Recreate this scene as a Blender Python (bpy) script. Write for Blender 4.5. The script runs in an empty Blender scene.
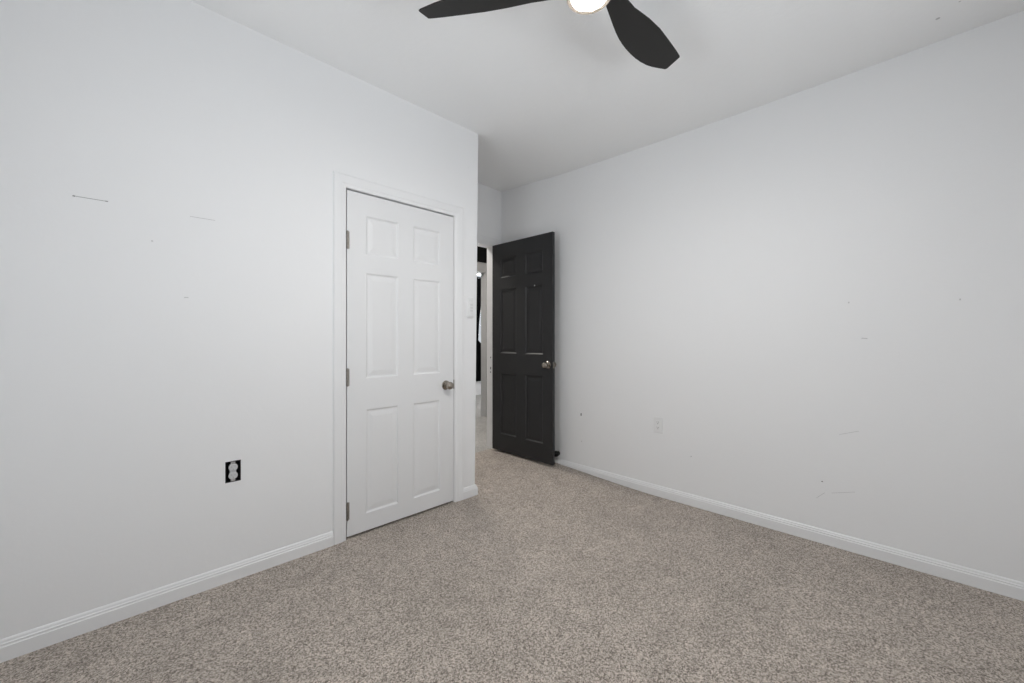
import bpy, bmesh, math, random
from mathutils import Vector, Matrix
random.seed(7)
S = bpy.context.scene
COL = S.collection

# ------------------------------------------------------------------ camera
FPX = 407.497                       # focal length in pixels of the 1024 wide frame
CAMH = 1.178
cd = bpy.data.cameras.new('camera'); cam = bpy.data.objects.new('camera', cd); COL.objects.link(cam)
cd.sensor_width = 36.0; cd.sensor_fit = 'HORIZONTAL'
cd.lens = FPX / 1024 * 36.0
cd.shift_y = -3.0 / 1024
cd.clip_start = 0.02
cam.location = (0, 0, CAMH)
cam.rotation_euler = (math.radians(90), 0, math.atan2(0.70841, 0.70580) - math.radians(90))
S.camera = cam

# ------------------------------------------------------------------ world, exposure, daylight, added fill lights
S.view_settings.view_transform = 'Standard'
S.view_settings.look = 'None'
S.view_settings.gamma = 1.0
S.view_settings.exposure = 0.17
S.view_settings.use_curve_mapping = False
w = bpy.data.worlds.new('overcast_sky'); S.world = w; w.use_nodes = True
bg = w.node_tree.nodes['Background']
bg.inputs[0].default_value = (0.86, 0.93, 1.0, 1); bg.inputs[1].default_value = 0.6

def area_lamp(name, loc, normal, sx, sy, power, col, spread=180):
    ld = bpy.data.lights.new(name, 'AREA'); ld.shape = 'RECTANGLE'; ld.size = sx; ld.size_y = sy
    ld.energy = power; ld.color = col; ld.spread = math.radians(spread)
    o = bpy.data.objects.new(name, ld); COL.objects.link(o); o.location = loc
    o.rotation_euler = Vector(normal).to_track_quat('-Z', 'Z').to_euler()
    return o
# room box: X -0.9 .. 2.928, Y -1.1 .. 2.372 (closet wall) / 3.094 (entry alcove)
XW, YS = -0.95, -1.15               # the two window walls behind the camera
WIN1 = (0.40, 1.70, 0.62, 1.85)     # on the X wall: Y0, Y1, Z0, Z1
WIN2 = (0.50, 1.80, 0.62, 1.85)     # on the Y wall: X0, X1, Z0, Z1
P_SKY1, P_UPFILL1, P_SKY2, P_UPFILL2, P_FAR, P_HALL_FILL = 5.4, 8.2, 3.2, 11.6, 200, 24
C30, S30 = math.cos(math.radians(35)), math.sin(math.radians(35))
# sky light through the two windows, plus added upward fills that brighten the ceiling
area_lamp('daylight_sky_west', (XW - 0.15, 1.05, 1.235), (1, 0, 0), 1.3, 1.25, P_SKY1, (0.86, 0.935, 1.0))
area_lamp('upward_fill_west', (XW - 0.42, 1.05, 0.97), (C30, 0, S30), 1.3, 0.9, P_UPFILL1, (0.92, 0.965, 1.0), 100)
area_lamp('daylight_sky_south', (1.15, YS - 0.15, 1.235), (0, 1, 0), 1.3, 1.25, P_SKY2, (0.86, 0.935, 1.0))
area_lamp('upward_fill_south', (1.15, YS - 0.42, 0.97), (0, C30, S30), 1.3, 0.9, P_UPFILL2, (0.92, 0.965, 1.0), 100)
area_lamp('daylight_far_room', (5.15, 6.50, 1.75), (0, -1, 0), 1.1, 1.5, P_FAR, (0.97, 0.985, 1.0))
area_lamp('added_hall_fill', (2.6, 3.8, 2.76), (0, 0, -1), 0.3, 0.3, P_HALL_FILL, (1.0, 0.95, 0.88))  # unseen fill added to brighten the alcove through the doorway

# ------------------------------------------------------------------ materials
def mat(name, col, rough=0.6, metal=0.0, spec=0.5, bump=None, emit=None):
    m = bpy.data.materials.new(name); m.use_nodes = True
    nt = m.node_tree; b = nt.nodes['Principled BSDF']
    b.inputs['Base Color'].default_value = (*col, 1)
    b.inputs['Roughness'].default_value = rough
    b.inputs['Metallic'].default_value = metal
    b.inputs['Specular IOR Level'].default_value = spec
    if emit:
        b.inputs['Emission Color'].default_value = (*emit[0], 1); b.inputs['Emission Strength'].default_value = emit[1]
    if bump:
        sc, st, dist = bump
        tc = nt.nodes.new('ShaderNodeTexCoord'); n = nt.nodes.new('ShaderNodeTexNoise')
        n.inputs['Scale'].default_value = sc; n.inputs['Detail'].default_value = 4
        bp = nt.nodes.new('ShaderNodeBump'); bp.inputs['Strength'].default_value = st; bp.inputs['Distance'].default_value = dist
        nt.links.new(tc.outputs['Object'], n.inputs['Vector']); nt.links.new(n.outputs['Fac'], bp.inputs['Height'])
        nt.links.new(bp.outputs['Normal'], b.inputs['Normal'])
    return m

M = {}
M['wall'] = mat('wall_paint', (0.90, 0.90, 0.905), 0.62, spec=0.25, bump=(55, 0.10, 0.004))
M['ceiling'] = mat('ceiling_paint', (0.93, 0.93, 0.93), 0.85, spec=0.1, bump=(38, 0.22, 0.006))
M['trim'] = mat('trim_paint', (0.88, 0.88, 0.885), 0.38, spec=0.4)
M['whitedoor'] = mat('white_door_paint', (0.83, 0.83, 0.835), 0.36, spec=0.4, bump=(180, 0.05, 0.001))
M['darkdoor'] = mat('charcoal_door_paint', (0.023, 0.023, 0.0245), 0.46, spec=0.42, bump=(160, 0.06, 0.001))
M['nickel'] = mat('satin_nickel', (0.34, 0.305, 0.265), 0.18, 1.0)
M['hinge'] = mat('dull_nickel', (0.30, 0.28, 0.25), 0.38, 1.0)
M['black'] = mat('black_plastic', (0.012, 0.012, 0.012), 0.45)
M['rubber'] = mat('black_rubber', (0.004, 0.004, 0.004), 0.35, spec=0.3)
M['whiteplastic'] = mat('white_plastic', (0.86, 0.86, 0.86), 0.35)
M['greyplastic'] = mat('pale_grey_plastic', (0.62, 0.62, 0.62), 0.4)
M['midgrey'] = mat('mid_grey_plastic', (0.42, 0.42, 0.42), 0.5)
M['palebutton'] = mat('pale_button_plastic', (0.76, 0.76, 0.76), 0.4)
M['slot'] = mat('dark_slot', (0.02, 0.02, 0.02), 0.7)
M['steel'] = mat('bright_steel', (0.6, 0.6, 0.6), 0.3, 1.0)
M['blade'] = mat('matte_black_blade', (0.016, 0.015, 0.014), 0.55, spec=0.35, bump=(90, 0.04, 0.001))
M['rim'] = mat('tan_rim', (0.34, 0.29, 0.24), 0.5)
M['glow'] = mat('glowing_lens', (0.9, 0.88, 0.85), 0.5, emit=((1.0, 0.985, 0.96), 440.0))
M['hallwall'] = mat('darkened_hall_paint', (0.50, 0.50, 0.50), 0.6, spec=0.2)  # hall dimness put into the colour, greyed against the added fill
M['pencil'] = mat('pencil_line', (0.30, 0.30, 0.30), 0.8)
M['faint'] = mat('faint_scuff', (0.60, 0.60, 0.60), 0.8)
M['chip'] = mat('dark_chip', (0.10, 0.095, 0.09), 0.8)
M['blackwall'] = mat('plain_black', (0.008, 0.008, 0.008), 0.8, spec=0.1)  # plain black, only on the upper part of the hall wall
M['curtain'] = mat('black_curtain_cloth', (0.008, 0.008, 0.009), 0.9, spec=0.1)

def thin_glass():
    m = bpy.data.materials.new('window_glass'); m.use_nodes = True; nt = m.node_tree
    nt.nodes.clear()
    o = nt.nodes.new('ShaderNodeOutputMaterial'); mx = nt.nodes.new('ShaderNodeMixShader'); mx.inputs[0].default_value = 0.06
    t = nt.nodes.new('ShaderNodeBsdfTransparent'); g = nt.nodes.new('ShaderNodeBsdfGlossy'); g.inputs['Roughness'].default_value = 0.02
    nt.links.new(t.outputs[0], mx.inputs[1]); nt.links.new(g.outputs[0], mx.inputs[2]); nt.links.new(mx.outputs[0], o.inputs[0])
    return m
M['glass'] = thin_glass()

def carpet(name, dark, mid, light, patch):
    m = bpy.data.materials.new(name); m.use_nodes = True; nt = m.node_tree; L = nt.links
    b = nt.nodes['Principled BSDF']; b.inputs['Roughness'].default_value = 0.95; b.inputs['Specular IOR Level'].default_value = 0.05
    b.inputs['Sheen Weight'].default_value = 0.15
    tc = nt.nodes.new('ShaderNodeTexCoord')
    def noise(scale, detail, rough=0.5):
        n = nt.nodes.new('ShaderNodeTexNoise'); n.inputs['Scale'].default_value = scale; n.inputs['Detail'].default_value = detail
        n.inputs['Roughness'].default_value = rough; L.new(tc.outputs['Object'], n.inputs['Vector']); return n
    n2 = noise(2.3, 3, 0.6); n3 = noise(9, 3, 0.6); n1 = noise(95, 4.0, 0.7)
    vo = nt.nodes.new('ShaderNodeTexVoronoi'); vo.inputs['Scale'].default_value = 230; vo.inputs['Randomness'].default_value = 1.0
    L.new(tc.outputs['Object'], vo.inputs['Vector'])
    sp = nt.nodes.new('ShaderNodeSeparateColor'); L.new(vo.outputs['Color'], sp.inputs[0])
    mx = nt.nodes.new('ShaderNodeMix'); mx.inputs['Factor'].default_value = 0.52
    L.new(sp.outputs[0], mx.inputs['A']); L.new(n1.outputs['Fac'], mx.inputs['B'])
    r = nt.nodes.new('ShaderNodeValToRGB'); L.new(mx.outputs['Result'], r.inputs['Fac'])
    e = r.color_ramp.elements
    e[0].position = 0.27; e[0].color = (*dark, 1); e[1].position = 0.75; e[1].color = (*light, 1)
    k = r.color_ramp.elements.new(0.5); k.color = (*mid, 1)
    add = nt.nodes.new('ShaderNodeMath'); add.operation = 'ADD'; L.new(n2.outputs['Fac'], add.inputs[0]); L.new(n3.outputs['Fac'], add.inputs[1])
    mr = nt.nodes.new('ShaderNodeMapRange'); L.new(add.outputs[0], mr.inputs['Value'])
    mr.inputs['From Min'].default_value = 0.75; mr.inputs['From Max'].default_value = 1.25
    mr.inputs['To Min'].default_value = 1 - patch; mr.inputs['To Max'].default_value = 1 + patch
    mul = nt.nodes.new('ShaderNodeVectorMath'); mul.operation = 'SCALE'
    L.new(r.outputs['Color'], mul.inputs[0]); L.new(mr.outputs['Result'], mul.inputs['Scale'])
    L.new(mul.outputs['Vector'], b.inputs['Base Color'])
    bp = nt.nodes.new('ShaderNodeBump'); bp.inputs['Strength'].default_value = 0.5; bp.inputs['Distance'].default_value = 0.004
    L.new(mx.outputs['Result'], bp.inputs['Height']); L.new(bp.outputs['Normal'], b.inputs['Normal'])
    return m
M['carpet'] = carpet('beige_flecked_carpet', (0.165, 0.140, 0.118), (0.405, 0.352, 0.308), (0.66, 0.585, 0.52), 0.10)
M['hallfloor'] = carpet('grey_hall_carpet', (0.20, 0.19, 0.18), (0.40, 0.39, 0.37), (0.62, 0.60, 0.58), 0.10)

# ------------------------------------------------------------------ mesh helpers
def link(name, bm, mats, parent=None, smooth=False, loc=None):
    bmesh.ops.remove_doubles(bm, verts=bm.verts, dist=1e-6)
    bmesh.ops.recalc_face_normals(bm, faces=bm.faces)
    me = bpy.data.meshes.new(name); bm.to_mesh(me); bm.free()
    for m in (mats if isinstance(mats, (list, tuple)) else [mats]): me.materials.append(m)
    if smooth:
        for p in me.polygons: p.use_smooth = True
        try: me.set_sharp_from_angle(angle=math.radians(35))
        except Exception: pass
    o = bpy.data.objects.new(name, me); COL.objects.link(o)
    if loc is not None:                      # origin at loc, geometry stays where it was written
        v = Vector(loc); me.transform(Matrix.Translation(-v)); o.location = v
    if parent is not None:
        o.parent = parent
        o.matrix_parent_inverse = Matrix.Translation(parent.location).inverted()
    return o
def empty(name, loc, label, cat, group=None):
    o = bpy.data.objects.new(name, None); COL.objects.link(o); o.location = loc; o.empty_display_size = 0.05
    o['label'] = label; o['category'] = cat
    if group: o['group'] = group
    return o
def struct(o, label=None, cat=None):
    o['kind'] = 'structure'
    if label: o['label'] = label
    if cat: o['category'] = cat
    return o
def box(bm, x0, x1, y0, y1, z0, z1, bev=0.0, mi=0):
    vs = [bm.verts.new(p) for p in ((x0,y0,z0),(x1,y0,z0),(x1,y1,z0),(x0,y1,z0),(x0,y0,z1),(x1,y0,z1),(x1,y1,z1),(x0,y1,z1))]
    fs = [bm.faces.new([vs[i] for i in q]) for q in ((3,2,1,0),(4,5,6,7),(0,1,5,4),(1,2,6,5),(2,3,7,6),(3,0,4,7))]
    for f in fs: f.material_index = mi
    if bev > 0:
        es = list({e for f in fs for e in f.edges})
        bmesh.ops.bevel(bm, geom=es, offset=bev, segments=2, profile=0.5, affect='EDGES')
    return fs
def prism(bm, pts, z0, z1, mi=0):
    a = [bm.verts.new((x, y, z0)) for x, y in pts]; b = [bm.verts.new((x, y, z1)) for x, y in pts]
    n = len(pts)
    fs = [bm.faces.new(a[::-1]), bm.faces.new(b)]
    for i in range(n): fs.append(bm.faces.new((a[i], a[(i+1) % n], b[(i+1) % n], b[i])))
    for f in fs: f.material_index = mi
    return fs
def lathe(bm, prof, origin, axis, seg=28, mi=0):
    """prof: list of (radius, distance along axis)"""
    q = Vector(axis).normalized().to_track_quat('Z', 'Y'); o = Vector(origin); rings = []
    for r, d in prof:
        if r < 1e-6: rings.append([bm.verts.new(o + q @ Vector((0, 0, d)))])
        else: rings.append([bm.verts.new(o + q @ Vector((r * math.cos(2*math.pi*i/seg), r * math.sin(2*math.pi*i/seg), d))) for i in range(seg)])
    for a, b in zip(rings, rings[1:]):
        for i in range(seg):
            j = (i + 1) % seg
            if len(a) == 1 and len(b) == 1: continue
            if len(a) == 1: f = bm.faces.new((a[0], b[j], b[i]))
            elif len(b) == 1: f = bm.faces.new((a[i], a[j], b[0]))
            else: f = bm.faces.new((a[i], a[j], b[j], b[i]))
            f.material_index = mi
def sweep(bm, path, prof, to3d):
    """Mitred sweep. path: 2-D points; prof: (offset to the left of travel, out-of-plane) closed loop; to3d(u, v, d)."""
    n = len(path); P = [Vector(p) for p in path]; rings = []
    for i in range(n):
        d0 = (P[i] - P[i-1]).normalized() if i > 0 else None
        d1 = (P[i+1] - P[i]).normalized() if i < n-1 else None
        if d0 is None: m = Vector((-d1.y, d1.x))
        elif d1 is None: m = Vector((-d0.y, d0.x))
        else:
            n0 = Vector((-d0.y, d0.x)); n1 = Vector((-d1.y, d1.x)); m = (n0 + n1) / (1 + n0.dot(n1))
        rings.append([bm.verts.new(to3d(P[i].x + m.x*o, P[i].y + m.y*o, d)) for o, d in prof])
    k = len(prof)
    for a, b in zip(rings, rings[1:]):
        for i in range(k): bm.faces.new((a[i], a[(i+1) % k], b[(i+1) % k], b[i]))
    bm.faces.new(rings[0]); bm.faces.new(rings[-1][::-1])
def interp(x, xs, ys):
    if x <= xs[0]: return ys[0]
    for i in range(len(xs) - 1):
        if x <= xs[i+1]: return ys[i] + (ys[i+1] - ys[i]) * (x - xs[i]) / (xs[i+1] - xs[i])
    return ys[-1]
def lin(a, b, n): return [a + (b - a) * i / (n - 1) for i in range(n)]
def ss(t): t = max(0, min(1, t)); return t * t * (3 - 2 * t)

# ------------------------------------------------------------------ setting
YL, XR, XC, YB = 2.372, 2.928, 1.990, 3.094     # closet wall, right wall, outside corner, entry wall
YB2 = YB + 0.10                                  # hall face of the entry wall
TOP = 2.95
def ceil_z(x, y):
    zr = interp(y, [-1.1, -0.3, 0.3, 0.8, 1.3, 1.8, 2.3, 2.7, 3.09], [2.655, 2.655, 2.648, 2.645, 2.648, 2.655, 2.668, 2.690, 2.712])
    x0 = interp(y, [0.0, 2.0, 2.4], [0.3, 1.5, 1.98])
    t = max(0, min(1, (x - x0) / (XR - x0)))
    return 2.732 + (zr - 2.732) * t
def floor_z(x, y):
    return 0.047 * ss((x - 1.95) / 0.7) * ss((y - 1.35) / 1.3)

def grid(name, fz, xs, ys, material, up, marks=()):
    bm = bmesh.new(); V = [[bm.verts.new((x, y, fz(x, y))) for y in ys] for x in xs]
    for i in range(len(xs)-1):
        for j in range(len(ys)-1): bm.faces.new((V[i][j], V[i+1][j], V[i+1][j+1], V[i][j+1]))
    # a slab: close it away from the room
    dz = -0.12 if up else 0.12
    ext = bmesh.ops.extrude_face_region(bm, geom=list(bm.faces))
    for v in [g for g in ext['geom'] if isinstance(g, bmesh.types.BMVert)]: v.co.z += dz
    for x, y, r_ in marks:
        f = bm.faces.new([bm.verts.new((x + r_*math.cos(a), y + r_*math.sin(a), fz(x, y) - 0.001)) for a in lin(0, 5.5, 8)]); f.material_index = 1
    return struct(link(name, bm, material, smooth=True))
grid('floor', floor_z, lin(XW - 0.1, XR + 0.1, 61), lin(YS - 0.1, YB + 0.02, 61), M['carpet'], True)
grid('ceiling', ceil_z, lin(XW - 0.1, XR + 0.1, 61), lin(YS - 0.1, YB + 0.05, 61), [M['ceiling'], M['faint']], False, [(2.725, -0.055, 0.008), (2.66, -0.12, 0.004)])

def mark_y(bm, x0, z0, x1, z1, wdt, y, mi):       # a thin stroke on the closet wall
    d = Vector((x1 - x0, z1 - z0)); d.normalize(); n = Vector((-d.y, d.x)) * wdt / 2
    vs = [bm.verts.new((x0 + n.x*s, y, z0 + n.y*s)) for s in (1, -1)] + [bm.verts.new((x1 + n.x*s, y, z1 + n.y*s)) for s in (-1, 1)]
    f = bm.faces.new(vs); f.material_index = mi
def mark_x(bm, y0, z0, y1, z1, wdt, x, mi):
    d = Vector((y1 - y0, z1 - z0)); d.normalize(); n = Vector((-d.y, d.x)) * wdt / 2
    vs = [bm.verts.new((x, y0 + n.x*s, z0 + n.y*s)) for s in (1, -1)] + [bm.verts.new((x, y1 + n.x*s, z1 + n.y*s)) for s in (-1, 1)]
    f = bm.faces.new(vs); f.material_index = mi

# closet wall with its outside corner and the alcove side
DX0, DX1, DZ0, DZ1 = 1.000, 1.770, 0.014, 2.049   # closet door slab
OX0, OX1, OZ = DX0 - 0.022, DX1 + 0.022, DZ1 + 0.026
bm = bmesh.new()
TH = 0.115
box(bm, XW, 0.408, YL, YL + TH, 0, TOP)            # left of the open outlet box
box(bm, 0.408, 0.472, YL, YL + TH, 0, 0.478); box(bm, 0.408, 0.472, YL, YL + TH, 0.580, TOP)
box(bm, 0.408, 0.472, YL + 0.07, YL + TH, 0.478, 0.580)
box(bm, 0.472, OX0, YL, YL + TH, 0, TOP)
box(bm, OX0, OX1, YL, YL + TH, OZ, TOP)
R = 0.010
CL = lambda z: 1.972 + 0.0130 * z      # the outside corner leans a little
arc = [(XC - R + R * math.sin(a), YL + R - R * math.cos(a)) for a in lin(0, math.pi/2, 7)]
fs = prism(bm, [(OX1, YL)] + arc + [(XC, YB), (XC - TH, YB), (XC - TH, YL + TH), (OX1, YL + TH)], 0, TOP)
for v in {v for f in fs for v in f.verts}:
    if v.co.x > XC - TH - 0.001: v.co.x += CL(v.co.z) - XC
e = YL - 0.0006
mark_y(bm, -0.090, 1.7435, 0.006, 1.7440, 0.0020, e, 1)
mark_y(bm, -0.094, 1.7435, -0.087, 1.7435, 0.005, e, 1); mark_y(bm, -0.002, 1.744, 0.006, 1.744, 0.004, e, 1)
mark_y(bm, 0.274, 1.7395, 0.368, 1.740, 0.0022, e, 2)
mark_y(bm, 0.140, 1.604, 0.146, 1.604, 0.005, e, 2); mark_y(bm, 0.252, 1.365, 0.268, 1.366, 0.0035, e, 2)
mark_y(bm, 1.905, 2.45, 1.910, 2.452, 0.003, e, 2)
struct(link('wall_left', bm, [M['wall'], M['pencil'], M['faint']]))

bm = bmesh.new()
box(bm, XR, XR + 0.12, YS, YB, -0.02, TOP)
e = XR - 0.0006
mark_x(bm, 2.092, 0.517, 2.082, 0.517, 0.022, e, 1)
mark_x(bm, 0.286, 1.378, 0.281, 1.378, 0.008, e, 2); mark_x(bm, -0.131, 1.367, -0.136, 1.367, 0.008, e, 2)
mark_x(bm, 0.325, 0.637, 0.240, 0.670, 0.002, e, 2)
mark_x(bm, 0.406, 0.353, 0.399, 0.353, 0.005, e, 1)
mark_x(bm, 0.360, 0.298, 0.257, 0.331, 0.0018, e, 2); mark_x(bm, 0.430, 0.250, 0.390, 0.292, 0.0018, e, 2)
mark_x(bm, 1.150, 0.345, 1.142, 0.345, 0.007, e, 2)
mark_x(bm, 0.230, 1.180, 0.205, 1.178, 0.004, e, 2); mark_x(bm, 2.085, 0.285, 2.078, 0.284, 0.010, e, 2)
struct(link('wall_right', bm, [M['wall'], M['chip'], M['faint']]))

# entry wall with its doorway
EX0, EX1, EZ = 2.018, 2.815, 2.122
bm = bmesh.new()
box(bm, XW, EX0, YB, YB2, -0.02, TOP); box(bm, EX1, 7.0, YB, YB2, -0.02, TOP); box(bm, EX0, EX1, YB, YB2, EZ, TOP)
struct(link('wall_back', bm, M['wall']))

# window walls behind the camera
def window_wall(name, fn, span, win):
    a0, a1 = span; w0, w1, z0, z1 = win; bm = bmesh.new()
    for q in ((a0, w0, 0, TOP), (w1, a1, 0, TOP), (w0, w1, 0, z0), (w0, w1, z1, TOP)): fn(bm, *q)
    return struct(link(name, bm, M['wall']))
window_wall('wall_near_left', lambda bm, a, b, z0, z1: box(bm, XW - 0.09, XW, a, b, z0, z1), (YS - 0.12, YB2), WIN1)
window_wall('wall_near_right', lambda bm, a, b, z0, z1: box(bm, a, b, YS - 0.09, YS, z0, z1), (XW, XR + 0.12), WIN2)
def window(name, win, P):
    """P(a, depth, z): a along the wall, depth into the wall from its room face"""
    w0, w1, z0, z1 = win; t = 0.05
    def bx(bm, a0, a1, d0, d1, z0_, z1_):
        p, q = P(a0, d0, z0_), P(a1, d1, z1_)
        box(bm, min(p[0], q[0]), max(p[0], q[0]), min(p[1], q[1]), max(p[1], q[1]), z0_, z1_)
    bm = bmesh.new()
    for q in ((w0, w0 + t, z0, z1), (w1 - t, w1, z0, z1), (w0 + t, w1 - t, z0, z0 + t), (w0 + t, w1 - t, z1 - t, z1), (w0 + t, w1 - t, (z0+z1)/2 - 0.025, (z0+z1)/2 + 0.025)):
        bx(bm, q[0], q[1], 0.035, 0.08, q[2], q[3])
    fr = struct(link(name, bm, M['trim']))
    bm = bmesh.new(); bx(bm, w0 + t, w1 - t, 0.055, 0.059, z0 + t, (z0+z1)/2 - 0.025); bx(bm, w0 + t, w1 - t, 0.055, 0.059, (z0+z1)/2 + 0.025, z1 - t)
    link('window_pane', bm, M['glass'], fr)
    bm = bmesh.new(); bx(bm, w0 - 0.06, w1 + 0.06, -0.05, -0.001, z0 - 0.03, z0 - 0.001)
    link('window_sill', bm, M['trim'], fr)
    return fr
window('window_1', WIN1, lambda a, d, z: (XW - d, a, z))
window('window_2', WIN2, lambda a, d, z: (a, YS - d, z))

# baseboards: profile (into the room, height)
BB = [(0, 0), (0.0140, 0), (0.0140, 0.053), (0.0110, 0.0565), (0.0110, 0.064), (0.0075, 0.0665), (0.0060, 0.0735), (0.0030, 0.078), (0, 0.079)]
def baseboard(name, path, lift=0.0):
    bm = bmesh.new(); z0 = -0.012
    prof = [(o, (z if z > 0 else z0) + lift) for o, z in BB]
    sweep(bm, path, prof, lambda u, v, d: (u, v, d))
    return struct(link(name, bm, M['trim'], smooth=False))
CX0, CX1, CZ = 0.917, 1.846, 2.126                # outer edges of the closet casing
baseboard('baseboard_left', [(CX0 - 0.0003, YL), (XW, YL)])
baseboard('baseboard_corner', [(1.9726, YB - 0.02), (1.9726, YL), (CX1 + 0.0003, YL)])
baseboard('baseboard_right', [(XR, YS), (XR, YB)])
baseboard('baseboard_near_left', [(XW, YL), (XW, YS)])
baseboard('baseboard_near_right', [(XW, YS), (XR, YS)])

# closet casing + jamb
CP = [(0, 0), (0, -0.004), (0.004, -0.0065), (0.020, -0.0085), (0.026, -0.0110), (0.058, -0.0130), (0.067, -0.0130), (0.0735, -0.008), (0.0755, 0)]
def casing(name, x0, x1, ztop, y, sign=1, zb=-0.01):
    bm = bmesh.new()
    sweep(bm, [(x1, zb), (x1, ztop), (x0, ztop), (x0, zb)], [(-o, d * sign) for o, d in CP], lambda u, v, d: (u, y + d, v))
    return bm
JX0, JX1, JZ = DX0 - 0.0055, DX1 + 0.004, DZ1 + 0.010
bm = casing('c', JX0 - 0.002, JX1 + 0.005, JZ + 0.001, YL)
struct(link('trim_1', bm, M['trim']))
bm = bmesh.new()
box(bm, OX0, JX0, YL + 0.0005, YL + TH, -0.01, JZ); box(bm, JX1, OX1, YL + 0.0005, YL + TH, -0.01, JZ); box(bm, OX0, OX1, YL + 0.0005, YL + TH, JZ, OZ)
box(bm, JX1 - 0.012, JX1, YL + 0.040, YL + 0.075, -0.01, JZ)
struct(link('trim_2', bm, M['trim']))

# entry doorway casing + jamb
bm = casing('c', EX0 - 0.002, EX1 + 0.004, EZ + 0.004, YB, 1.6)
for v in bm.verts:                                  # left leg dies into the alcove side wall
    if v.co.x < XC + 0.001: v.co.x = XC + 0.001
struct(link('trim_3', bm, M['trim']))
bm = bmesh.new()
box(bm, EX1 - 0.002, EX1 + 0.012, YB - 0.001, YB2 + 0.001, -0.02, EZ); box(bm, EX0 - 0.012, EX0 + 0.002, YB - 0.001, YB2 + 0.001, -0.02, EZ)
box(bm, EX0, EX1, YB - 0.001, YB2 + 0.001, EZ - 0.002, EZ + 0.012)
bm2 = None
for z0, z1 in ((0.975, 0.990), (0.860, 0.885), (0.825, 0.838)):       # dark mortise marks on the hinge jamb
    box(bm, EX1 - 0.0032, EX1 - 0.0015, YB + 0.036, YB + 0.046, z0, z1, mi=1)
struct(link('trim_4', bm, [M['trim'], M['chip']]))

# ------------------------------------------------------------------ six panel doors
def panel_door(bm, W, H, T, panels, P, prof):
    """P(u, w, d): u across, w up, d depth from the near face. panels: (u0,u1,w0,w1)"""
    us = sorted({0, W} | {p[0] for p in panels} | {p[1] for p in panels}); ws = sorted({0, H} | {p[2] for p in panels} | {p[3] for p in panels})
    for side in (0, 1):
        D = (lambda d: d) if side == 0 else (lambda d: T - d)
        for i in range(len(us)-1):
            for j in range(len(ws)-1):
                c = ((us[i]+us[i+1])/2, (ws[j]+ws[j+1])/2)
                if any(p[0] < c[0] < p[1] and p[2] < c[1] < p[3] for p in panels): continue
                bm.faces.new([bm.verts.new(P(u, w_, D(0))) for u, w_ in ((us[i], ws[j]), (us[i+1], ws[j]), (us[i+1], ws[j+1]), (us[i], ws[j+1]))])
        for u0, u1, w0, w1 in panels:
            prev = None
            for o, d in prof:
                ring = [bm.verts.new(P(u, w_, D(d))) for u, w_ in ((u0+o, w0+o), (u1-o, w0+o), (u1-o, w1-o), (u0+o, w1-o))]
                if prev:
                    for k in range(4): bm.faces.new((prev[k], prev[(k+1) % 4], ring[(k+1) % 4], ring[k]))
                prev = ring
            bm.faces.new(prev)
    for (a, b) in (((0, 0), (W, 0)), ((W, 0), (W, H)), ((W, H), (0, H)), ((0, H), (0, 0))):
        bm.faces.new([bm.verts.new(P(*a, 0)), bm.verts.new(P(*b, 0)), bm.verts.new(P(*b, T)), bm.verts.new(P(*a, T))])
ROSE = [(0, 0), (0.0330, 0), (0.0330, 0.003), (0.0290, 0.007), (0.016, 0.009), (0.0125, 0.012), (0.0115, 0.026)]
BALL = [(0.0115, 0.022), (0.016, 0.027), (0.0235, 0.034), (0.0270, 0.042), (0.0272, 0.050), (0.0245, 0.058), (0.0175, 0.0635), (0.009, 0.0655), (0, 0.066)]
def knob(parent, at, axis, name='door_knob'):
    bm = bmesh.new(); lathe(bm, BALL, at, axis); k = link(name, bm, M['nickel'], parent, True)
    bm = bmesh.new(); lathe(bm, ROSE, at, axis); link('knob_rose', bm, M['nickel'], k, True)
    return k
def sub_parent(o, parent): pass

# closet door
d1 = None
bm = bmesh.new()
pans = []
for u0, u1 in ((0.114, 0.335), (0.440, 0.656)):
    for w0, w1 in ((0.102, 0.735), (0.921, 1.563), (1.670, 1.910)): pans.append((u0, u1, w0, w1))
panel_door(bm, DX1 - DX0, DZ1 - DZ0, 0.035, pans, lambda u, w_, d: (DX0 + u, YL + 0.001 + d, DZ0 + w_),
           [(0, 0), (0.004, 0.001), (0.010, 0.0065), (0.016, 0.0075), (0.022, 0.0070), (0.046, 0.0032), (0.050, 0.0030)])
d1 = struct(link('door_1', bm, M['whitedoor'], loc=(DX0, YL + 0.001, DZ0)), 'closed white six-panel closet door with a nickel knob', 'door')
k = knob(d1, (1.703, YL + 0.001, 0.848), (0, -1, 0)); k['label'] = 'round satin nickel knob'
bm = bmesh.new(); box(bm, DX1 - 0.0015, DX1 + 0.0035, YL - 0.004, YL + 0.004, 0.815, 0.882); link('strike_plate', bm, M['hinge'], d1)
def hinge(parent, x, y, zc, dx, hgt=0.100):
    bm = bmesh.new()
    for i in range(5):
        z0 = zc - hgt/2 + i * hgt/5
        lathe(bm, [(0, 0.0006), (0.0062, 0.0006), (0.0066, 0.0015), (0.0066, hgt/5 - 0.0015), (0.0062, hgt/5 - 0.0006), (0, hgt/5 - 0.0006)], (x, y, z0), (0, 0, 1), 16)
    lathe(bm, [(0, -0.004), (0.004, -0.003), (0.0045, 0), (0.0045, hgt), (0.004, hgt + 0.003), (0, hgt + 0.004)], (x, y, zc - hgt/2), (0, 0, 1), 12)
    box(bm, min(x, x + dx), max(x, x + dx), y + 0.0035, y + 0.0065, zc - hgt/2, zc + hgt/2)
    h = link('hinge', bm, M['hinge'], parent, True); h['label'] = 'dull metal hinge'
    return h
for zc in (1.756, 0.950, 0.165): hinge(d1, DX0 + 0.001, YL - 0.0055, zc, 0.012)

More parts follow.
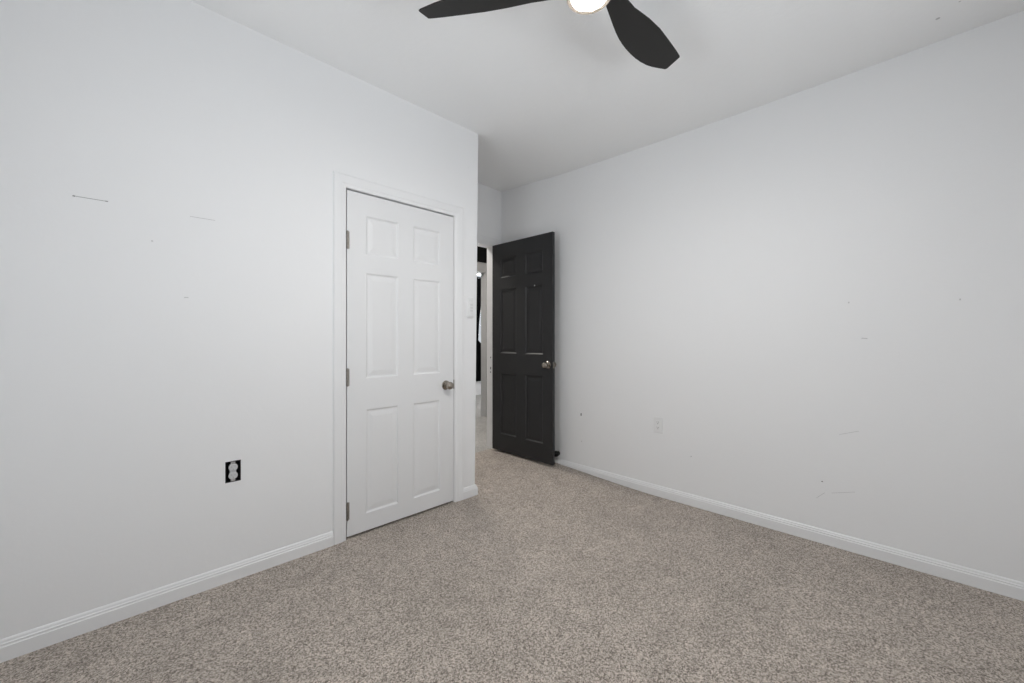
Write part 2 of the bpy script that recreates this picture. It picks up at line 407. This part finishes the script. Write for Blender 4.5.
# charcoal entry door standing open
FX, FY0, FY1, FZ0, FZ1 = 2.775, 3.066, 2.282, 0.066, 2.117
bm = bmesh.new(); pans = []
for a, b in ((2.953, 2.728), (2.613, 2.393)):
    for w0, w1 in ((0.232, 0.838), (1.032, 1.665), (1.776, 1.974)): pans.append((FY0 - a, FY0 - b, w0 - FZ0, w1 - FZ0))
panel_door(bm, FY0 - FY1, FZ1 - FZ0, 0.031, pans, lambda u, w_, d: (FX + d, FY0 - u, FZ0 + w_),
           [(0, 0), (0.003, 0.0008), (0.012, 0.0100), (0.018, 0.0108), (0.024, 0.0104), (0.046, 0.0060), (0.050, 0.0058)])
c = [bm.verts.new((FX - 0.0005, y, z)) for y, z in ((2.499, 1.668), (2.488, 1.669), (2.486, 1.658), (2.497, 1.655))]
f = bm.faces.new(c); f.material_index = 1
d2 = struct(link('door_2', bm, [M['darkdoor'], M['greyplastic']], loc=(FX, FY0, FZ0)), 'charcoal six-panel entry door standing open before the right wall', 'door')
k = knob(d2, (FX, 2.335, 0.943), (-1, 0, 0)); k['label'] = 'round satin nickel knob on the alcove side'
k = knob(d2, (FX + 0.031, 2.335, 0.943), (1, 0, 0)); k['label'] = 'round satin nickel knob on the wall side'
bm = bmesh.new(); box(bm, FX + 0.005, FX + 0.026, FY1 - 0.0015, FY1 + 0.0015, 0.915, 0.972); box(bm, FX + 0.012, FX + 0.023, FY1 - 0.009, FY1, 0.935, 0.952)
link('latch', bm, M['hinge'], d2)
for zc in (1.90, 1.08, 0.25):
    bm = bmesh.new(); lathe(bm, [(0, 0), (0.0065, 0), (0.0065, 0.09), (0, 0.09)], (FX + 0.042, FY0 + 0.006, zc - 0.045), (0, 0, 1), 14)
    box(bm, FX + 0.030, FX + 0.042, FY0 - 0.012, FY0 + 0.008, zc - 0.045, zc + 0.045)
    link('hinge', bm, M['darkdoor'], d2, True)

# door stop between the open door and the right wall
bm = bmesh.new()
SY, SZ = 2.338, 0.131
t = empty('door_stop', (XR, SY, SZ), 'black ball-shaped door stop low on the right wall behind the charcoal door', 'door stop')
lathe(bm, [(0, 0), (0.019, 0), (0.019, 0.003), (0.012, 0.006), (0.009, 0.012)], (XR, SY, SZ), (-1, 0, 0), 20); link('base', bm, M['black'], t, True)
bm = bmesh.new(); lathe(bm, [(0, 0.006)] + [(0.0275 * math.sin(a), 0.0325 - 0.0265 * math.cos(a)) for a in lin(0.25, math.pi - 0.12, 14)] + [(0, 0.0590)], (XR, SY, SZ), (-1, 0, 0), 24); link('bumper', bm, M['rubber'], t, True)

# ------------------------------------------------------------------ electrical fittings
def rrect(cx, cz, w_, h_, r, n=6):
    pts = []
    for sx, sz, a0 in ((1, 1, 0), (-1, 1, 90), (-1, -1, 180), (1, -1, 270)):
        for i in range(n):
            a = math.radians(a0 + 90 * i / (n - 1)); pts.append((cx + sx * (w_/2 - r) + r * math.cos(a), cz + sz * (h_/2 - r) + r * math.sin(a)))
    return pts
def slab(bm, pts, P, d0, d1, cham=0.0, mi=0):
    """outline extruded from depth d0 to d1 (towards the room is smaller d)"""
    cx = sum(p[0] for p in pts) / len(pts); cz = sum(p[1] for p in pts) / len(pts)
    def ring(s, d): return [bm.verts.new(P(cx + (a - cx) * s[0], cz + (b - cz) * s[1], d)) for a, b in pts]
    wx = max(p[0] for p in pts) - cx; wz = max(p[1] for p in pts) - cz
    rs = [ring((1, 1), d0), ring((1, 1), d1 + cham)] if cham else [ring((1, 1), d0), ring((1, 1), d1)]
    if cham: rs.append(ring((1 - cham / wx, 1 - cham / wz), d1))
    n = len(pts)
    for a, b in zip(rs, rs[1:]):
        for i in range(n):
            f = bm.faces.new((a[i], a[(i+1) % n], b[(i+1) % n], b[i])); f.material_index = mi
    for r_ in (rs[0], rs[-1]):
        f = bm.faces.new(r_); f.material_index = mi
def recept_face(cx, cz, r=0.0172):           # rounded sides, flat top and bottom
    pts = []
    for s in (1, -1):
        for i in range(9):
            a = math.radians(-50 + 100 * i / 8) + (0 if s == 1 else math.pi)
            pts.append((cx + r * math.cos(a), cz + r * math.sin(a)))
    return pts

# open outlet on the left wall
ox, oz = 0.440, 0.529
t = empty('electrical_outlet', (ox, YL, oz), 'uncovered outlet with grey duplex receptacle in an open black box on the left wall', 'outlet')
Py = lambda a, b, d: (a, YL + d, b)
bm = bmesh.new()      # open-front box
x0, x1, z0, z1, dp, tk = 0.4085, 0.4715, 0.4785, 0.5795, 0.066, 0.003
box(bm, x0, x1, YL + dp - tk, YL + dp, z0, z1); box(bm, x0, x0 + tk, YL - 0.0008, YL + dp, z0, z1); box(bm, x1 - tk, x1, YL - 0.0008, YL + dp, z0, z1)
box(bm, x0, x1, YL - 0.0008, YL + dp, z0, z0 + tk); box(bm, x0, x1, YL - 0.0008, YL + dp, z1 - tk, z1)
link('outlet_box', bm, M['black'], t)
bm = bmesh.new()
slab(bm, rrect(ox, oz, 0.024, 0.060, 0.004), Py, 0.030, 0.0015)
for s in (1, -1): slab(bm, recept_face(ox, oz + s * 0.0198, 0.0188), Py, 0.004, -0.004, 0.0012)
rc = link('receptacle', bm, M['greyplastic'], t)
rc['label'] = 'pale grey duplex receptacle'
bm = bmesh.new(); slab(bm, rrect(ox, oz, 0.019, 0.098, 0.003), Py, 0.0035, 0.0022); st = link('mounting_strap', bm, M['steel'], t)
for s in (1, -1):
    bm = bmesh.new(); lathe(bm, [(0, 0), (0.0032, 0), (0.0030, 0.0015), (0, 0.002)], (ox - 0.004, YL + 0.0022, oz + s * 0.0445), (0, -1, 0), 12); link('screw', bm, M['steel'], st, True)
def slots(parent, cx, cz, P, d0, d1, m, wdt):
    for s in (1, -1):
        for dx, hh in ((-0.0065, 0.0085), (0.0065, 0.0070)):
            bm = bmesh.new(); slab(bm, rrect(cx + dx, cz + s * 0.0195 + 0.003, wdt, hh, wdt * 0.4, 3), P, d0, d1); link('slot', bm, m, parent)
        bm = bmesh.new(); slab(bm, rrect(cx, cz + s * 0.0195 - 0.0085, 0.0048, 0.005, 0.002, 4), P, d0, d1); link('ground_slot', bm, m, parent)
slots(rc, ox, oz, Py, -0.0035, -0.0042, M['midgrey'], 0.0018)

# covered outlet on the right wall
ry, rz = 1.388, 0.531
t = empty('electrical_outlet', (XR, ry, rz), 'white covered duplex outlet low on the right wall', 'outlet')
Px = lambda a, b, d: (XR + d, a, b)
bm = bmesh.new(); slab(bm, rrect(ry, rz, 0.074, 0.118, 0.004), Px, 0.0, -0.0055, 0.003); link('cover_plate', bm, M['whiteplastic'], t)
bm = bmesh.new()
for s in (1, -1): slab(bm, recept_face(ry, rz + s * 0.0195), Px, -0.004, -0.0075, 0.0010)
rc = link('receptacle', bm, M['whiteplastic'], t)
slots(rc, ry, rz, Px, -0.007, -0.0077, M['slot'], 0.0022)
bm = bmesh.new(); slab(bm, rrect(ry, rz, 0.006, 0.006, 0.0029), Px, -0.005, -0.0065); link('cover_screw', bm, M['whiteplastic'], t)

# wall control beside the closet door
sx, sz = 1.921, 1.404
t = empty('wall_control', (sx, YL, sz), 'narrow white wall control with a column of buttons beside the closet door', 'wall control')
bm = bmesh.new(); slab(bm, rrect(sx, sz, 0.058, 0.150, 0.010), Py, 0.0, -0.009, 0.003); link('cradle', bm, M['whiteplastic'], t, True)
bm = bmesh.new(); slab(bm, rrect(sx, sz + 0.003, 0.044, 0.134, 0.009), Py, -0.008, -0.019, 0.003); hs = link('handset', bm, M['whiteplastic'], t, True)
for i, dz in enumerate((0.046, 0.024, 0.002, -0.020, -0.042)):
    bm = bmesh.new(); slab(bm, rrect(sx, sz + dz, 0.026, 0.014, 0.004), Py, -0.0185, -0.0205, 0.0008); link('button', bm, M['palebutton'] if i in (1, 2, 3) else M['whiteplastic'], hs, True)

# ------------------------------------------------------------------ ceiling fan
HX, HY, HZ = 1.2411, 0.838, 2.448
AZ, PHI = 0.18649, -0.29459
zc = ceil_z(HX, HY)
fan = empty('ceiling_fan', (HX, HY, zc), 'black three-blade ceiling fan with a glowing round light', 'ceiling fan')
bm = bmesh.new(); lathe(bm, [(0, 0), (0.070, 0), (0.070, 0.012), (0.062, 0.040), (0.030, 0.055), (0, 0.056)], (HX, HY, zc), (0, 0, -1), 40); link('canopy', bm, M['blade'], fan, True)
bm = bmesh.new(); lathe(bm, [(0.013, zc - 0.05), (0.013, 2.535)], (HX, HY, 0), (0, 0, 1), 20); link('downrod', bm, M['blade'], fan, True)
bm = bmesh.new(); lathe(bm, [(0, 2.560), (0.030, 2.558), (0.055, 2.545), (0.082, 2.520), (0.092, 2.490), (0.092, 2.445), (0.086, 2.432), (0, 2.432)], (HX, HY, 0), (0, 0, 1), 48); link('motor_housing', bm, M['blade'], fan, True)
LEAD = [(0.060, -0.068), (0.100, -0.076), (0.150, -0.0795), (0.185, -0.0865), (0.220, -0.0920), (0.240, -0.0985), (0.318, -0.1220), (0.408, -0.1425), (0.515, -0.1570), (0.594, -0.1668), (0.640, -0.1712), (0.648, -0.1695)]
TRAIL = [(0.668, -0.106), (0.667, -0.100), (0.660, -0.094), (0.627, -0.0735), (0.592, -0.053), (0.556, -0.0355), (0.510, -0.020), (0.466, -0.0085), (0.424, -0.001), (0.381, 0.005), (0.340, 0.0080), (0.301, 0.009), (0.260, 0.007), (0.218, 0.003), (0.129, -0.007), (0.090, -0.012), (0.060, -0.016)]
def blade_mesh(a):
    bm = bmesh.new(); u = Vector((math.cos(a), math.sin(a), 0)); v0 = Vector((-math.sin(a), math.cos(a), 0))
    v = v0 * math.cos(PHI) + Vector((0, 0, 1)) * math.sin(PHI); n = u.cross(v); c = Vector((HX, HY, HZ))
    out = LEAD + TRAIL; th = 0.005
    lo = [bm.verts.new(c + u*r + v*t) for r, t in out]
    hi = [bm.verts.new(c + u*r + v*t + n*th) for r, t in out]
    bm.faces.new(lo[::-1]); bm.faces.new(hi)
    k = len(out)
    for i in range(k): bm.faces.new((lo[i], lo[(i+1) % k], hi[(i+1) % k], hi[i]))
    bmesh.ops.bevel(bm, geom=[e for e in bm.edges if all(len(f.verts) > 5 for f in e.link_faces) or any(len(f.verts) > 5 for f in e.link_faces)], offset=0.0015, segments=2, affect='EDGES')
    return bm
for i in range(3): link('blade', blade_mesh(AZ + i * 2 * math.pi / 3), M['blade'], fan)
LZ = 2.408
KX, KY = HX - 0.007, HY + 0.007
bm = bmesh.new(); lathe(bm, [(0.050, 2.434), (0.076, 2.434), (0.0800, 2.428), (0.0805, LZ + 0.003), (0.0790, LZ), (0.0640, LZ), (0.0620, LZ + 0.003), (0.050, LZ + 0.006)], (KX, KY, 0), (0, 0, 1), 56); kit = link('light_kit', bm, M['rim'], fan, True)
kit['label'] = 'tan round light rim'
bm = bmesh.new(); lathe(bm, [(0.0605, LZ + 0.007), (0.0605, LZ + 0.0035), (0.0590, LZ + 0.0015), (0.050, LZ - 0.0015), (0.030, LZ - 0.0055), (0.012, LZ - 0.0072), (0, LZ - 0.0075)], (KX, KY, 0), (0, 0, 1), 56); ln = link('lens', bm, M['glow'], kit, True)
ln['label'] = 'glowing warm white lens'

# ------------------------------------------------------------------ hallway and far room seen through the doorway
YH, YH2, YF = 4.450, 4.550, 6.280
bm = bmesh.new(); box(bm, 0.9, 7.0, YB + 0.02, YF + 0.1, -0.12, 0.045); struct(link('floor_hall', bm, M['hallfloor']))
bm = bmesh.new(); box(bm, 0.9, 7.0, YB + 0.05, YF + 0.1, 2.78, 2.90); struct(link('ceiling_hall', bm, M['ceiling']))
bm = bmesh.new()          # wall across the hall: doorway X 2.98 .. 3.81
HX0, HX1, HZT = 3.06, 3.892, 2.135
box(bm, 0.9, HX0, YH, YH2, 0, 2.27); box(bm, HX1, 7.0, YH, YH2, 0, 2.27); box(bm, HX0, HX1, YH, YH2, HZT, 2.27)
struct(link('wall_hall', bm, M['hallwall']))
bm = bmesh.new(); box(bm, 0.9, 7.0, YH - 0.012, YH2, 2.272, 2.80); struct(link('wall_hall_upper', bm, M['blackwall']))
bm = casing('c', HX0, HX1, HZT, YH); sc = 0.115 / 0.0755
bm.free(); bm = bmesh.new()
sweep(bm, [(HX1, 0.0), (HX1, HZT), (HX0, HZT), (HX0, 0.0)], [(-o * sc, d) for o, d in CP], lambda u, v, d: (u, YH + d, v))
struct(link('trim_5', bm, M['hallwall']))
bm = bmesh.new()
wx0, wx1, wz0, wz1 = 4.55, 5.75, 0.95, 2.52
box(bm, 0.9, wx0, YF, YF + 0.1, 0, 2.8); box(bm, wx1, 7.0, YF, YF + 0.1, 0, 2.8); box(bm, wx0, wx1, YF, YF + 0.1, 0, wz0); box(bm, wx0, wx1, YF, YF + 0.1, wz1, 2.8)
struct(link('wall_far', bm, M['wall']))
bm = bmesh.new(); box(bm, 0.8, 0.9, YB2, YF, 0, 2.8); struct(link('wall_hall_left', bm, M['wall']))
bm = bmesh.new(); box(bm, 7.0, 7.1, YB2, YF, 0, 2.8); struct(link('wall_hall_right', bm, M['wall']))
window('window_3', (wx0, wx1, wz0, wz1), lambda a, d, z: (a, YF + d, z))
# black curtain, drawn in at its middle
t = empty('curtain', (5.05, YF - 0.08, 2.40), 'black curtain in front of a bright window, seen past the hall door frame', 'curtain')
bm = bmesh.new(); lathe(bm, [(0, 0), (0.012, 0), (0.012, 1.5), (0, 1.5)], (4.40, YF - 0.08, 2.385), (1, 0, 0), 14); link('curtain_rod', bm, M['curtain'], t, True)
bm = bmesh.new(); rows = []
NX, NZ = 60, 40
for j in range(NZ + 1):
    z = 2.37 - (2.37 - 0.33) * j / NZ
    xr = interp(z, [0.33, 0.98, 1.04, 1.12, 1.5, 1.9, 2.0, 2.4], [5.42, 5.42, 5.40, 5.225, 5.250, 5.305, 5.42, 5.42])
    xl = 4.62
    rows.append([(xl + (xr - xl) * i / NX, YF - 0.08 + 0.022 * math.sin(i * 1.25), z) for i in range(NX + 1)])
fr = [[bm.verts.new(p) for p in r_] for r_ in rows]; bk = [[bm.verts.new((p[0], p[1] + 0.004, p[2])) for p in r_] for r_ in rows]
for g in (fr, bk):
    for j in range(NZ):
        for i in range(NX): bm.faces.new((g[j][i], g[j][i+1], g[j+1][i+1], g[j+1][i]))
for j in range(NZ):
    for i in (0, NX): bm.faces.new((fr[j][i], fr[j+1][i], bk[j+1][i], bk[j][i]))
for i in range(NX):
    for j in (0, NZ): bm.faces.new((fr[j][i], fr[j][i+1], bk[j][i+1], bk[j][i]))
link('curtain_panel', bm, M['curtain'], t, True)
